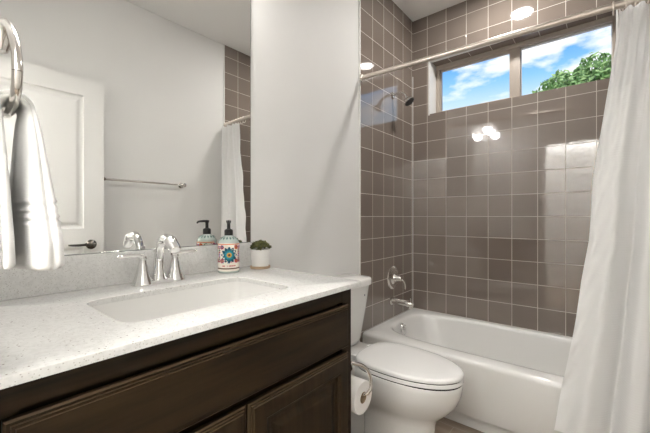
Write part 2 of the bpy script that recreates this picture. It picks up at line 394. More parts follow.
# ------------------------------------------------------------------ door leaf, open against the right wall
DX = 1.42; DY0, DY1, DZ1 = 0.055, 0.80, 2.045
m_ = MB(); st = 0.115
pan = [(0.24, 0.93), (1.055, 1.93)]
def dbox(y0, y1, z0, z1): m_.box(DX, DX+0.035, y0, y1, z0, z1)
dbox(DY0, DY0+st, 0.012, DZ1); dbox(DY1-st, DY1, 0.012, DZ1)
dbox(DY0+st, DY1-st, 0.012, pan[0][0]); dbox(DY0+st, DY1-st, pan[0][1], pan[1][0]); dbox(DY0+st, DY1-st, pan[1][1], DZ1)
for z0, z1 in pan:
    for X, sgn in ((DX, -1), (DX+0.035, 1)):
        m_.rings((X, DY0+st, z0), (0, 1, 0), (0, 0, 1), (sgn, 0, 0), DY1-DY0-2*st, z1-z0, [(0, 0), (0.006, -0.009), (0.016, -0.011), (0.024, -0.010), (0.040, -0.004), (0.05, -0.003)])
door = struct('door_1', m_, M['doorpaint'], smooth=False)
hy, hz = 0.725, 0.948
m_ = MB(); m_.lathe([(0.0, 0), (0.031, 0), (0.032, 0.004), (0.028, 0.010), (0.016, 0.014), (0.012, 0.018), (0.012, 0.045), (0, 0.046)], (DX, hy, hz), (-1, 0, 0), 28)
m_.tube(bez((DX-0.045, hy+0.008, hz), (DX-0.052, hy-0.03, hz+0.008), (DX-0.05, hy-0.07, hz-0.006), (DX-0.045, hy-0.135, hz+0.004)), [0.010, 0.0105, 0.0105, 0.010, 0.009, 0.009, 0.008, 0.008, 0.008, 0.007, 0.007, 0.006, 0.004])
struct('door_handle', m_, M['darknickel'], door)
m_ = MB(); m_.box(DX+0.004, DX+0.031, DY1-0.0005, DY1+0.001, hz-0.03, hz+0.03); struct('latch_plate', m_, M['darknickel'], door)

# ================================================================== BATHTUB
def bathtub():
    T = thing('bathtub', 'white alcove bathtub along the brown tiled wall under the window', 'bathtub', (0.775, 2.238, 0))
    y0, y1, x0, x1, zr = 1.855, YB-0.003, 0.010, XR-0.010, 0.372
    cx, cy, hx, hy_ = (x0+x1)/2, (y0+y1)/2, (x1-x0)/2, (y1-y0)/2
    L = []
    def outer(fy, z, ins=0.0):  # front edge at fy
        return [Vector((cx+(hx-ins)*u, fy+(y1-ins-fy)*(v+1)/2, z)) for u, v in sq(96)]
    L += [outer(1.885, 0.0), outer(1.885, 0.060), outer(1.880, 0.066), outer(1.860, 0.070), outer(1.857, 0.076)]
    L += [outer(1.855, 0.30), outer(1.8545, 0.345), outer(1.857, 0.358, 0.0), outer(1.863, 0.367, 0.001), outer(1.873, zr, 0.003)]
    icx, icy, ihx, ihy = 0.768, 2.262, 0.688, 0.302
    def inner(d, z, n=4.0, dx=0.0):
        return sloop(icx+dx, icy, ihx-d, ihy-d*0.55, z, n, 96)
    L += [sloop(icx, icy-0.005, ihx+0.035, ihy+0.026, zr+0.001, 9, 96), inner(-0.014, zr, 4.3), inner(-0.004, zr-0.003), inner(0.004, zr-0.010), inner(0.012, zr-0.025), inner(0.022, zr-0.06, 3.8), inner(0.04, 0.26, 3.5), inner(0.065, 0.18, 3.3), inner(0.095, 0.12, 3.1), inner(0.13, 0.085, 3), inner(0.18, 0.066, 2.9), inner(0.25, 0.058, 2.8)]
    m = MB(); m.loft(L, True, True); obj('tub_shell', m, M['tub'], T, ang=50)
    m = MB(); o_ = (icx-ihx+0.034, 2.225, 0.318); d_ = (1, 0, 0.25)
    m.lathe([(0, 0), (0.040, 0), (0.041, 0.005), (0.035, 0.013), (0.014, 0.015), (0.012, 0.020), (0, 0.021)], o_, d_, 28)
    m.box(o_[0]+0.012, o_[0]+0.026, 2.219, 2.231, 0.318, 0.352, 0.004)
    obj('overflow_plate', m, M['chrome'], T)
    m = MB(); m.lathe([(0, 0), (0.036, 0), (0.034, 0.004), (0.02, 0.006), (0.018, 0.012), (0, 0.014)], (0.34, 2.25, 0.058), (0, 0, 1), 24)
    obj('drain', m, M['chrome'], T)
bathtub()

# shower fittings on the tiled left wall
WF = 0.007
T = thing('tub_spout', 'chrome tub spout on the tiled wall above the tub end', 'spout', (WF, 2.25, 0.505))
m_ = MB(); m_.lathe([(0, 0), (0.034, 0), (0.034, 0.008), (0.026, 0.014), (0.020, 0.016)], (WF, 2.25, 0.505), (1, 0, 0), 24); obj('flange', m_, M['nickel'], T)
m_ = MB(); m_.tube([(WF+0.01, 2.25, 0.507), (0.06, 2.25, 0.507), (0.12, 2.25, 0.504), (0.165, 2.25, 0.498), (0.180, 2.25, 0.496)], [0.024, 0.0225, 0.021, 0.021, 0.017], 20)
m_.lathe([(0.0, 0.0), (0.015, 0.0), (0.0175, 0.003), (0.0175, 0.035), (0, 0.037)], (0.163, 2.25, 0.468), (0, 0, 1), 18); obj('spout_body', m_, M['nickel'], T)
m_ = MB(); m_.lathe([(0.004, 0), (0.004, 0.018), (0.008, 0.020), (0.008, 0.030), (0.004, 0.033)], (0.162, 2.25, 0.515), (0, 0, 1), 12); obj('diverter_knob', m_, M['nickel'], T)

T = thing('shower_valve', 'round chrome shower valve with a lever handle above the tub spout', 'shower valve', (WF, 2.27, 0.672))
m_ = MB(); m_.lathe([(0, 0), (0.083, 0), (0.085, 0.004), (0.080, 0.010), (0.062, 0.014), (0.048, 0.012), (0.040, 0.018), (0.030, 0.024), (0, 0.025)], (WF, 2.27, 0.672), (1, 0, 0), 40); obj('escutcheon', m_, M['nickel'], T)
m_ = MB(); m_.lathe([(0.036, 0.018), (0.030, 0.03), (0.024, 0.045), (0.020, 0.065), (0.016, 0.074), (0, 0.076)], (WF, 2.27, 0.672), (1, 0, 0), 28)
m_.tube(bez((0.062, 2.272, 0.672), (0.085, 2.285, 0.668), (0.098, 2.300, 0.655), (0.092, 2.305, 0.588)), [0.013, 0.012, 0.011, 0.010, 0.010, 0.009, 0.009, 0.008, 0.008, 0.008, 0.008, 0.007, 0.004], 12)
obj('lever_handle', m_, M['nickel'], T)

T = thing('shower', 'chrome shower head on a curved arm high on the tiled wall', 'shower head', (WF, 2.27, 2.045))
m_ = MB(); m_.lathe([(0, 0), (0.028, 0), (0.028, 0.003), (0.018, 0.010), (0.011, 0.012)], (WF, 2.27, 2.045), (1, 0, 0), 24); obj('flange', m_, M['chrome'], T)
m_ = MB(); m_.tube(bez((WF, 2.27, 2.045), (0.05, 2.27, 2.060), (0.095, 2.27, 2.058), (0.118, 2.27, 2.010)), 0.0095, 12); obj('shower_arm', m_, M['chrome'], T)
d_ = Vector((0.60, 0, -0.80)); o_ = Vector((0.113, 2.27, 2.014))
m_ = MB(); m_.lathe([(0, 0), (0.012, 0), (0.014, 0.010), (0.013, 0.018), (0.020, 0.028), (0.034, 0.042), (0.038, 0.048), (0.038, 0.056)], o_, d_, 28, cap=False); obj('head', m_, M['chrome'], T)
m_ = MB(); m_.lathe([(0, 0.054), (0.034, 0.054), (0.037, 0.056), (0.034, 0.059), (0, 0.060)], o_, d_, 28); obj('spray_face', m_, mat('spray_face_dark', (0.05, 0.05, 0.05), 0.4), T)

# ================================================================== CURTAIN ROD AND CURTAIN
RZ0, RZ1, RY = 2.045, 2.003, 1.845
def rodz(x): return RZ0+(RZ1-RZ0)*x/XR
T = thing('curtain_rod', 'straight shower curtain rod spanning the tub alcove', 'curtain rod', (0.0085, RY, RZ0))
m_ = MB(); m_.tube([(0.009, RY, rodz(0)), (XR*0.62, RY, rodz(XR*0.62)), (XR-0.009, RY, RZ1)], [0.0148, 0.0148, 0.0148], 20); obj('rod', m_, M['rodmetal'], T)
for xx, dd in ((0.0085, 1), (XR-0.0085, -1)):
    m_ = MB(); m_.lathe([(0, 0), (0.022, 0), (0.023, 0.004), (0.019, 0.012), (0.014, 0.014)], (xx, RY, rodz(xx)), (dd, 0, 0), 24); obj('end_flange', m_, M['rodmetal'], T)

edge = [(2.0, 1.283), (1.93, 1.275), (1.90, 1.274), (1.77, 1.26), (1.61, 1.238), (1.424, 1.213), (1.296, 1.196), (1.119, 1.188), (1.03, 1.182), (0.854, 1.156), (0.696, 1.139), (0.625, 1.129), (0.512, 1.111), (0.346, 1.083), (0.201, 1.064), (0.15, 1.055)]
def edge_x(z):
    for (za_, xa_), (zb_, xb_) in zip(edge[:-1], edge[1:]):
        if zb_ <= z <= za_: t = (za_-z)/(za_-zb_); return xa_+(xb_-xa_)*t
    return edge[-1][1] if z < 1 else edge[0][1]
def curtain():
    m = MB(); NU, NV = 240, 150; G = []
    zt, zb = 1.975, 0.178; nring = 7
    for j in range(NV+1):
        v = j/NV; row = []
        for i in range(NU+1):
            u = i/NU
            sc = 0.010*abs(math.sin(PI*nring*u))*(1-v)**8
            z = zt-(rodz(0)-rodz(1.4))*0-(zt-zb)*v-sc
            xl = edge_x(z); xr = 1.532
            top = (1-v)**2.2
            # folds: wide flat left panel, deeper folds to the right
            ph = 2*PI*(0.35+3.2*u**1.35)
            A = 0.013+0.032*min(1, v*1.6)
            A *= 0.25+0.75*min(1, u*3.2)
            y = 1.800+A*math.sin(ph)+0.16*A*math.sin(2.3*ph+1.1+0.5*v)
            y += 0.014*top*math.sin(2*PI*nring*u)
            y += 0.006*math.exp(-(u/0.05)**2)*math.sin(30*v)
            # creases running down and out from the free edge
            wf = math.exp(-(u/0.22)**2)*min(1, v*1.5)
            y += wf*0.0085*math.sin(70*(v+0.55*u)+3*noise.noise((u*4, v*6, 0)))*(0.5+0.5*noise.noise((v*5, 3.1, u*3)))
            y += 0.006*(noise.noise((u*3.5, v*2.2, 1.7)))
            x = xl+(xr-xl)*(u+0.012*math.sin(ph+1.2)*(1-u)*u*4)
            row.append(Vector((x, y+0.025*v, z)) if False else Vector((x, y, z)))
        G.append(row)
    split = int(NV*0.185)
    T = thing('shower_curtain', 'white fabric shower curtain gathered at the right end of the rod', 'shower curtain', (1.40, 1.80, 0.178))
    m.grid(G[split:]); obj('curtain_panel', m, M['curtain'], T, ang=180)
    m = MB(); m.grid(G[:split+1]); obj('sheer_top_band', m, M['sheer'], T, ang=180)
    # stitched seam between the band and the panel, hem at the free edge
    m = MB(); m.grid([[p+Vector((0, -0.0016, 0.006)) for p in G[split]], [p+Vector((0, -0.0016, -0.006)) for p in G[split]]]); obj('seam', m, M['curtain'], T, ang=180)
    return T
curtain()
ring0 = None
for k in range(8):
    x = 1.262+k*0.035; z = rodz(x)
    m_ = MB() if ring0 is None else None
    if ring0 is None:
        pts = [(0, 0.0220*math.cos(a_), -0.008+0.0262*math.sin(a_)) for a_ in [2*PI*i/20 for i in range(21)]]
        m_.tube([(p[0], p[1], p[2]) for p in pts], 0.0026, 8)
        ring0 = obj('curtain_ring', m_, M['rodmetal']); r = ring0
    else:
        r = ring0.copy(); COL.objects.link(r)
    r.location = (x, RY, z); r.rotation_euler = (0, 0, 0.22*math.sin(k*2.1))
    names = ['leftmost', 'second from the left', 'third from the left', 'fourth from the left', 'fifth from the left', 'sixth from the left', 'seventh from the left', 'last, closest to the right wall']
    tag(r, 'metal shower curtain ring on the rod, '+names[k], 'curtain ring', 'curtain rings on the shower rod')

# ================================================================== VANITY
CT = 0.914; CB = 0.898; CFX = 0.595; CY0, CY1 = 0.016, 0.966
FX = 0.565
T = thing('vanity_cabinet', 'dark espresso wood vanity cabinet under the white countertop', 'cabinet', (0.29, 0.49, 0))
m_ = MB()
m_.box(0.003, FX-0.002, 0.018, 0.072, 0.10, CB); m_.box(0.003, FX-0.004, 0.9185, 0.9355, 0.0, CB)
m_.box(0.003, FX-0.022, 0.073, 0.918, 0.101, 0.116)
m_.box(0.003, 0.012, 0.072, 0.919, 0.116, CB)
m_.box(FX-0.02, FX, 0.018, 0.072+0.02, 0.10, CB); m_.box(FX-0.02, FX, 0.886, 0.937, 0.10, CB, 0.001)
m_.box(FX-0.02, FX-0.0005, 0.092, 0.886, 0.850, CB); m_.box(FX-0.034, FX-0.021, 0.05, 0.89, 0.66, 0.86); m_.box(FX-0.02, FX-0.0005, 0.092, 0.886, 0.10, 0.14)
m_.box(FX-0.02, FX, 0.475, 0.515, 0.14, 0.675)
obj('carcass', m_, M['wood_h'], T, smooth=False)
m_ = MB(); m_.box(0.47, 0.485, 0.018, 0.92, 0, 0.10); obj('toe_kick', m_, M['dark'], T)
edgeprof = [(0, 0), (0, 0.010), (0.0035, 0.0125), (0.0075, 0.0125), (0.0085, 0.0160), (0.0125, 0.0165), (0.0135, 0.0190), (0.018, 0.0195)]
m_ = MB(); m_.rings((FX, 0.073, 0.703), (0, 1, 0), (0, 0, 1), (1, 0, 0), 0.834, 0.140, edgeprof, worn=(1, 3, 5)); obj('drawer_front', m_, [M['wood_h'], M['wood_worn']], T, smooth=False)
def cab_door(y0, y1):
    z0, z1 = 0.118, 0.686; fw = 0.066
    m = MB(); w, h = y1-y0, z1-z0
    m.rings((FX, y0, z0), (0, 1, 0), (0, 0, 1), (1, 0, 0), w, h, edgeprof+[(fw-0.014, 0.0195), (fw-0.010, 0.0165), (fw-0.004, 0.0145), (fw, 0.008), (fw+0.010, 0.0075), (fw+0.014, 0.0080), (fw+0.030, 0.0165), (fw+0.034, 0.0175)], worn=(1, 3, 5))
    return m
for y0, y1 in ((0.078, 0.4915), (0.4965, 0.906)):
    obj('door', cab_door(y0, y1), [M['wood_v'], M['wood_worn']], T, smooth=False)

# countertop with the basin opening
SX, SY, SHX, SHY = 0.338, 0.504, 0.148, 0.239
T = thing('countertop', 'white speckled quartz countertop with a low backsplash on the vanity', 'countertop', (0.30, 0.51, CB))
m_ = MB()
ocx, ocy, ohx, ohy = (0.002+CFX)/2, (CY0+CY1)/2, (CFX-0.002)/2, (CY1-CY0)/2
inn = lambda d, z: sloop(SX, SY, SHX+d, SHY+d, z, 9, 96)
out_ = lambda d, z: sloop(ocx, ocy, ohx-d, ohy-d, z, 60, 96)
L = [inn(0, CB), out_(0.0, CB), out_(0, CT-0.003), out_(0.0008, CT-0.001), out_(0.003, CT), inn(0.0015, CT), inn(0.0, CT-0.0015), inn(0, CB)]
m_.loft(L, False, False); obj('slab', m_, M['quartz'], T, ang=30)
m_ = MB(); m_.box(0.001, 0.021, CY0, 0.952, CT, CT+0.104, 0.0015); obj('backsplash', m_, M['quartz'], T)

T = thing('undermount_sink', 'white rectangular undermount basin in the countertop', 'sink', (SX, SY, CB-0.13))
m_ = MB()
sk = lambda d, z, n=9: sloop(SX, SY, SHX+d, SHY+d, z, n, 96)
m_.loft([sk(0.012, CB-0.008), sk(0.012, CB-0.0005), sk(0.0015, CB-0.0005), sk(0.0005, CB-0.010), sk(-0.004, CB-0.055), sk(-0.012, CB-0.09, 7), sk(-0.030, CB-0.118, 5), sk(-0.060, CB-0.128, 4), sk(-0.12, CB-0.131, 3)], False, True)
obj('basin', m_, M['porcelain'], T)
m_ = MB(); m_.lathe([(0, 0), (0.026, 0), (0.024, 0.003), (0.016, 0.004), (0.015, 0.008), (0, 0.010)], (SX-0.02, SY, CB-0.131), (0, 0, 1), 24); obj('drain', m_, M['chrome'], T)

# ------------------------------------------------------------------ faucet
FCX, FCY = 0.085, 0.508
T = thing('faucet', 'two-handle chrome bathroom faucet behind the basin', 'faucet', (FCX, FCY, CT))
m_ = MB(); m_.loft([sloop(FCX, FCY, 0.028, 0.083, CT+0.0002, 4, 64), sloop(FCX, FCY, 0.028, 0.083, CT+0.005, 4, 64), sloop(FCX, FCY, 0.024, 0.078, CT+0.012, 4, 64)]); obj('deck_plate', m_, M['chrome'], T)
for s in (-1, 1):
    hy_ = FCY+s*0.053
    m_ = MB(); m_.lathe([(0.0315, 0.003), (0.0305, 0.008), (0.0255, 0.020), (0.0195, 0.038), (0.0155, 0.058), (0.0120, 0.076), (0.0115, 0.080), (0.0135, 0.084), (0.0120, 0.091), (0.006, 0.095), (0, 0.096)], (FCX, hy_, CT), (0, 0, 1), 28)
    h_ = obj('handle', m_, M['chrome'], T)
    m_ = MB(); pts = bez((FCX, hy_, CT+0.090), (FCX+0.002, hy_+s*0.02, CT+0.100), (FCX+0.004, hy_+s*0.045, CT+0.094), (FCX+0.008, hy_+s*0.075, CT+0.096))
    m_.tube(pts, [0.009, 0.0088, 0.0082, 0.0076, 0.007, 0.0066, 0.0064, 0.0064, 0.0064, 0.0064, 0.006, 0.005, 0.003], 12)
    obj('lever', m_, M['chrome'], h_)
m_ = MB()
m_.lathe([(0.026, 0.003), (0.0255, 0.010), (0.021, 0.024), (0.018, 0.040), (0.0165, 0.06)], (FCX-0.004, FCY, CT), (0, 0, 1), 28)
pts = bez((FCX-0.004, FCY, CT+0.055), (FCX-0.006, FCY, CT+0.128), (FCX+0.026, FCY, CT+0.172), (FCX+0.080, FCY, CT+0.138), 18)
m_.tube(pts, [0.0168-0.0035*math.sin(PI*i/18)+0.001*i/18 for i in range(19)], 18)
a0 = pts[-1]; dd = (pts[-1]-pts[-2]).normalized()
obj('spout', m_, M['chrome'], T)
m_ = MB(); m_.lathe([(0.0150, -0.014), (0.0190, -0.008), (0.0205, 0.000), (0.0200, 0.020), (0.0185, 0.044), (0.016, 0.046), (0.013, 0.043), (0, 0.043)], a0-dd*0.004, Vector((0.72, 0, -0.56)), 24); obj('spout_head', m_, M['chrome'], T)
m_ = MB(); m_.tube([(FCX-0.030, FCY, CT+0.01), (FCX-0.030, FCY, CT+0.105)], 0.0028, 8); m_.lathe([(0.003, 0), (0.006, 0.004), (0.006, 0.012), (0, 0.016)], (FCX-0.030, FCY, CT+0.10), (0, 0, 1), 14); obj('lift_rod', m_, M['chrome'], T)

# ------------------------------------------------------------------ soap bottle
BX, BY = 0.085, 0.778; BR = 0.0405
def hexc(h):
    h = h.lstrip('#'); r = [int(h[i:i+2], 16)/255 for i in (0, 2, 4)]
    return tuple((c/12.92 if c <= 0.04045 else ((c+0.055)/1.055)**2.4) for c in r)
T = thing('soap_bottle', 'round soap bottle with a colourful flower label and black pump', 'soap bottle', (BX, BY, CT))
m_ = MB(); m_.lathe([(0, 0.0002), (BR-0.003, 0.0002), (BR, 0.004), (BR, 0.118), (BR-0.002, 0.124), (BR-0.010, 0.133), (0.020, 0.142), (0.0145, 0.146), (0.0145, 0.150), (0, 0.151)], (BX, BY, CT), (0, 0, 1), 48)
obj('bottle', m_, mat('bottle_plastic', hexc('b4c0b9'), 0.12, coat=0.5), T)
PAL = {'cream': 'ece3d6', 'teal': '0f7384', 'deep': '0c4358', 'aqua': '2f98a4', 'gold': 'd9a441', 'brown': '5b3a2a', 'red': 'b92f33', 'orange': 'd9662b', 'pink': 'c4507e', 'green': '3f7a4a', 'blue': '3c6fb0', 'plum': '6d2c4e'}
pk = list(PAL); pm = [mat('label_'+k, hexc(PAL[k]), 0.45) for k in pk]
A0 = math.atan2(0-BY, CAM.x-BX)+0.05       # label faces the middle of the room
def wrapp(u, v, lift):                    # u: metres along the label, v: height
    a_ = A0+u/BR; r = BR+0.0003+lift
    return Vector((BX+r*math.cos(a_), BY+r*math.sin(a_), CT+v))
lab = MB()
def patch(pts, c, lift):
    lab.mi = pk.index(c); vs = [lab.bm.verts.new(wrapp(u, v, lift)) for u, v in pts]; lab.face(vs)
def disc(u, v, r, c, lift, n=14): patch([(u+r*math.cos(2*PI*k/n), v+r*math.sin(2*PI*k/n)) for k in range(n)], c, lift)
def strip(u0, u1, v0, v1, c, lift):
    k = max(1, int((u1-u0)/0.004)); lab.mi = pk.index(c)
    for i in range(k):
        ua, ub = u0+(u1-u0)*i/k, u0+(u1-u0)*(i+1)/k
        patch([(ua, v0), (ub, v0), (ub, v1), (ua, v1)], c, lift)
def petals(u, v, r0, r1, n, c, lift, w=0.5, ph=0.0):
    for k in range(n):
        a_ = 2*PI*k/n+ph; ca, sa = math.cos(a_), math.sin(a_); rm = (r0+r1)*0.55; wd = w*PI*rm/n
        P_ = [(r0, 0), (rm*0.75, wd*0.8), (rm, wd), (r1*0.92, wd*0.55), (r1, 0), (r1*0.92, -wd*0.55), (rm, -wd), (rm*0.75, -wd*0.8)]
        patch([(u+x*ca-y*sa, v+x*sa+y*ca) for x, y in P_], c, lift)
def flower(u, v, R, cols, n=10, lift=0.0004):
    petals(u, v, R*0.3, R, n, cols[0], lift, 0.95); petals(u, v, R*0.25, R*0.78, n, cols[1], lift+0.0002, 0.75, PI/n)
    petals(u, v, R*0.2, R*0.52, n, cols[2], lift+0.0004, 0.8); disc(u, v, R*0.30, cols[3], lift+0.0006); disc(u, v, R*0.15, cols[4], lift+0.0008)
strip(-0.115, 0.115, 0.008, 0.116, 'cream', 0.0)
strip(-0.115, 0.115, 0.111, 0.114, 'orange', 0.0003); strip(-0.115, 0.115, 0.016, 0.021, 'brown', 0.0003)
rr = random.Random(3)
for cu in (-0.085, 0.0, 0.085):
    flower(cu, 0.071, 0.0325, ('deep', 'teal', 'aqua', 'gold', 'brown'), 12)
    for du, dv, cc in ((0.033, 0.101, ('orange', 'red', 'orange', 'gold', 'red')), (-0.033, 0.101, ('pink', 'plum', 'red', 'blue', 'gold')), (0.034, 0.048, ('pink', 'red', 'orange', 'green', 'gold')), (-0.033, 0.048, ('red', 'pink', 'plum', 'gold', 'teal'))):
        flower(cu+du*0.85, dv, 0.0095, cc, 7)
    for k in range(9):
        v_ = 0.045+k*0.0072
        for sgn in (-1, 1):
            cc = ('red', 'plum', 'green', 'pink', 'blue')[(k+(sgn > 0)) % 5]
            patch([(cu+sgn*0.0400-0.0045, v_), (cu+sgn*0.0400, v_+0.0040), (cu+sgn*0.0400+0.0045, v_), (cu+sgn*0.0400, v_-0.0040)], cc, 0.0004)
    for k in range(8):
        disc(cu+rr.uniform(-0.03, 0.03), rr.choice([0.104, 0.107, 0.044, 0.041]), 0.0022, rr.choice(['blue', 'green', 'pink', 'teal']), 0.0013, 8)
    # the line of small red lettering strokes above the brown band (not readable in the photo)
    u_ = cu-0.026
    while u_ < cu+0.026:
        w_ = rr.uniform(0.0012, 0.0034)
        if rr.random() > 0.18: patch([(u_, 0.0265), (u_+w_, 0.0265), (u_+w_, 0.0315), (u_, 0.0315)], 'red', 0.0004)
        u_ += w_+0.0011
lab_o = obj('label', lab, pm, T, smooth=False)
# painted leaf pattern on the shoulder
m_ = MB()
for k in range(16):
    a_ = 2*PI*k/16; r0, r1, z0, z1 = BR-0.0045, 0.0235, 0.1292, 0.1412
    for s in (-1, 1):
        pts = [Vector((BX+r*math.cos(a_+s*da), BY+r*math.sin(a_+s*da), CT+z+0.0006)) for r, da, z in ((r0, 0.0, z0-0.001), ((r0+r1)/2+0.002, 0.12, (z0+z1)/2), (r1, 0.02, z1), ((r0+r1)/2+0.001, 0.02, (z0+z1)/2))]
        m_.face([m_.bm.verts.new(p) for p in pts])
obj('shoulder_pattern', m_, mat('shoulder_teal', hexc('1f5550'), 0.3), T, smooth=False)
m_ = MB(); m_.lathe([(0.0150, 0.145), (0.0165, 0.146), (0.0165, 0.164), (0.0150, 0.168), (0.008, 0.171), (0.0065, 0.173), (0.0065, 0.192), (0.009, 0.196), (0.0095, 0.204), (0, 0.206)], (BX, BY, CT), (0, 0, 1), 28)
nd = Vector((-math.sin(A0)*0.0-0.9, -0.5, 0)).normalized(); nd = Vector((0.82, -0.57, 0)).normalized()
pc = Vector((BX, BY, CT+0.200)); m_.tube([pc, pc+nd*0.02, pc+nd*0.038+Vector((0, 0, -0.002)), pc+nd*0.044+Vector((0, 0, -0.008))], [0.0062, 0.0052, 0.0045, 0.0035], 10)
obj('pump', m_, M['blackplastic'], T)

# ------------------------------------------------------------------ potted succulent
PX, PY = 0.100, 0.925
T = thing('potted_succulent', 'small green succulent in a white pot at the counter end', 'plant', (PX, PY, CT))
m_ = MB(); m_.lathe([(0, 0.0002), (0.041, 0.0002), (0.043, 0.003), (0.043, 0.010), (0.040, 0.011), (0.036, 0.008), (0, 0.008)], (PX, PY, CT), (0, 0, 1), 36); obj('saucer', m_, M['cork'], T)
m_ = MB(); m_.lathe([(0, 0.0085), (0.034, 0.0085), (0.0355, 0.012), (0.041, 0.078), (0.0415, 0.081), (0.038, 0.081), (0.037, 0.070), (0, 0.069)], (PX, PY, CT), (0, 0, 1), 40); obj('pot', m_, M['pot'], T)
m_ = MB(); m_.lathe([(0, 0.0695), (0.0365, 0.0695), (0.03, 0.076), (0, 0.078)], (PX, PY, CT), (0, 0, 1), 20); obj('soil', m_, M['soil'], T)
m_ = MB(); rr = random.Random(11)
def succ_leaf(base, d, ln_, w_):
    d = d.normalized(); q = Vector((0, 0, 1)).rotation_difference(d)
    L = []
    for t, r in ((0, 0.35), (0.25, 0.8), (0.55, 1.0), (0.8, 0.75), (1.0, 0.08)):
        L.append([base+q @ Vector((w_*r*math.cos(2*PI*k/6), w_*0.55*r*math.sin(2*PI*k/6), ln_*t)) for k in range(6)])
    m_.loft(L)
for c in range(19):
    a_ = c*2.39996; rad = 0.037*math.sqrt(c/19)
    cc = Vector((PX+rad*math.cos(a_), PY+rad*math.sin(a_), CT+0.080+0.024*(1-(rad/0.039)**2)))
    tilt = Vector((math.cos(a_)*rad*18, math.sin(a_)*rad*18, 1)).normalized()
    for k in range(16):
        b_ = k*2.39996; el = 0.25+1.05*(1-k/16)
        dv = Vector((math.cos(b_)*math.cos(el), math.sin(b_)*math.cos(el), math.sin(el)))
        dv = Vector((0, 0, 1)).rotation_difference(tilt) @ dv
        succ_leaf(cc, dv, rr.uniform(0.014, 0.020), 0.0042)
obj('leaves', m_, M['succulent'], T)

# ------------------------------------------------------------------ mirror
m_ = MB(); m_.mi = 1; m_.box(0.0005, 0.0055, 0.018, 0.948, CT+0.1045, 2.15); m_.mi = 0
vs = [m_.bm.verts.new(p) for p in ((0.0058, 0.020, CT+0.1065), (0.0058, 0.946, CT+0.1065), (0.0058, 0.946, 2.148), (0.0058, 0.020, 2.148))]; m_.face(vs)
tag(obj('wall_mirror', m_, [M['mirror'], M['mirroredge']], smooth=False), 'large frameless wall mirror above the vanity backsplash', 'mirror')

# ------------------------------------------------------------------ vanity light above the mirror
T = thing('vanity_light', 'three-shade vanity light bar on the wall above the mirror', 'wall light', (0.0, 0.508, 2.38))
m_ = MB(); m_.box(0.0, 0.022, 0.26, 0.756, 2.355, 2.405, 0.006); obj('back_plate', m_, M['nickel'], T)
for y in (0.318, 0.508, 0.698):
    m_ = MB(); m_.tube(bez((0.02, y, 2.38), (0.07, y, 2.38), (0.11, y, 2.395), (0.11, y, 2.375)), 0.008, 10); m_.lathe([(0.02, 0), (0.022, 0.006), (0.022, 0.02), (0.012, 0.026)], (0.11, y, 2.355), (0, 0, 1), 20); a_ = obj('arm', m_, M['nickel'], T)
    m_ = MB(); m_.lathe([(0.022, 0.0), (0.034, -0.03), (0.045, -0.075), (0.052, -0.115), (0.050, -0.115), (0.043, -0.075), (0.032, -0.03), (0.018, -0.002)], (0.11, y, 2.358), (0, 0, 1), 28, cap=False); obj('lamp_shade', m_, M['lampglass'], T)
    d = bpy.data.lights.new('vanity_bulb', 'POINT'); d.energy = 4.6; d.shadow_soft_size = 0.05; d.color = (1, 0.98, 0.955)
    lo = bpy.data.objects.new('vanity_bulb', d); COL.objects.link(lo); lo.location = (0.115, y, 2.235)

# ------------------------------------------------------------------ recessed downlight in the alcove
T = thing('recessed_downlight', 'round recessed ceiling downlight over the bathtub', 'ceiling light', (0.735, 2.20, ZC))
m_ = MB(); m_.lathe([(0.072, -0.0005), (0.095, -0.0005), (0.095, -0.004), (0.076, -0.008), (0.072, -0.005)], (0.735, 2.20, ZC), (0, 0, 1), 40, cap=False); obj('trim_ring', m_, M['trimwhite'], T)
m_ = MB(); m_.lathe([(0, -0.004), (0.073, -0.004), (0.073, -0.001), (0, -0.001)], (0.735, 2.20, ZC), (0, 0, 1), 40); obj('lens', m_, M['downlens'], T)
# ================================================================== TOILET
TY = 1.47
T = thing('toilet', 'white two-piece toilet with closed lid between the vanity and the tub', 'toilet', (0.38, TY, 0))
m_ = MB()
sec = [(0.0, 0.29, 0.668, 0.112), (0.014, 0.29, 0.668, 0.113), (0.024, 0.295, 0.660, 0.106), (0.06, 0.30, 0.650, 0.098), (0.12, 0.30, 0.642, 0.094), (0.16, 0.30, 0.645, 0.096),
       (0.195, 0.297, 0.648, 0.098), (0.225, 0.29, 0.660, 0.105), (0.25, 0.282, 0.688, 0.121), (0.28, 0.275, 0.718, 0.138), (0.315, 0.268, 0.744, 0.154), (0.355, 0.26, 0.760, 0.166), (0.390, 0.26, 0.766, 0.169), (0.408, 0.262, 0.766, 0.1690), (0.413, 0.267, 0.762, 0.165)]
m_.loft([egg(x0, x1, TY, hw, z, 64) for z, x0, x1, hw in sec]); obj('bowl', m_, M['porcelain'], T, ang=60)
m_ = MB(); dk = [(0.0, 0.16, 0.42, 0.058), (0.14, 0.15, 0.42, 0.055), (0.25, 0.11, 0.42, 0.066), (0.31, 0.05, 0.42, 0.110), (0.36, 0.030, 0.40, 0.140), (0.405, 0.022, 0.38, 0.148), (0.413, 0.028, 0.375, 0.142)]
m_.loft([sloop((a_+b_)/2, TY, (b_-a_)/2, h, z, 5, 64) for z, a_, b_, h in dk]); obj('tank_deck', m_, M['porcelain'], T, ang=60)
m_ = MB(); tk = [(0.4135, 0.045, 0.150, 0.118), (0.420, 0.032, 0.162, 0.132), (0.445, 0.024, 0.172, 0.141), (0.60, 0.018, 0.191, 0.166), (0.744, 0.014, 0.207, 0.186)]
m_.loft([sloop((a_+b_)/2, TY, (b_-a_)/2, h, z, 7, 64) for z, a_, b_, h in tk]); obj('tank', m_, M['porcelain'], T, ang=60)
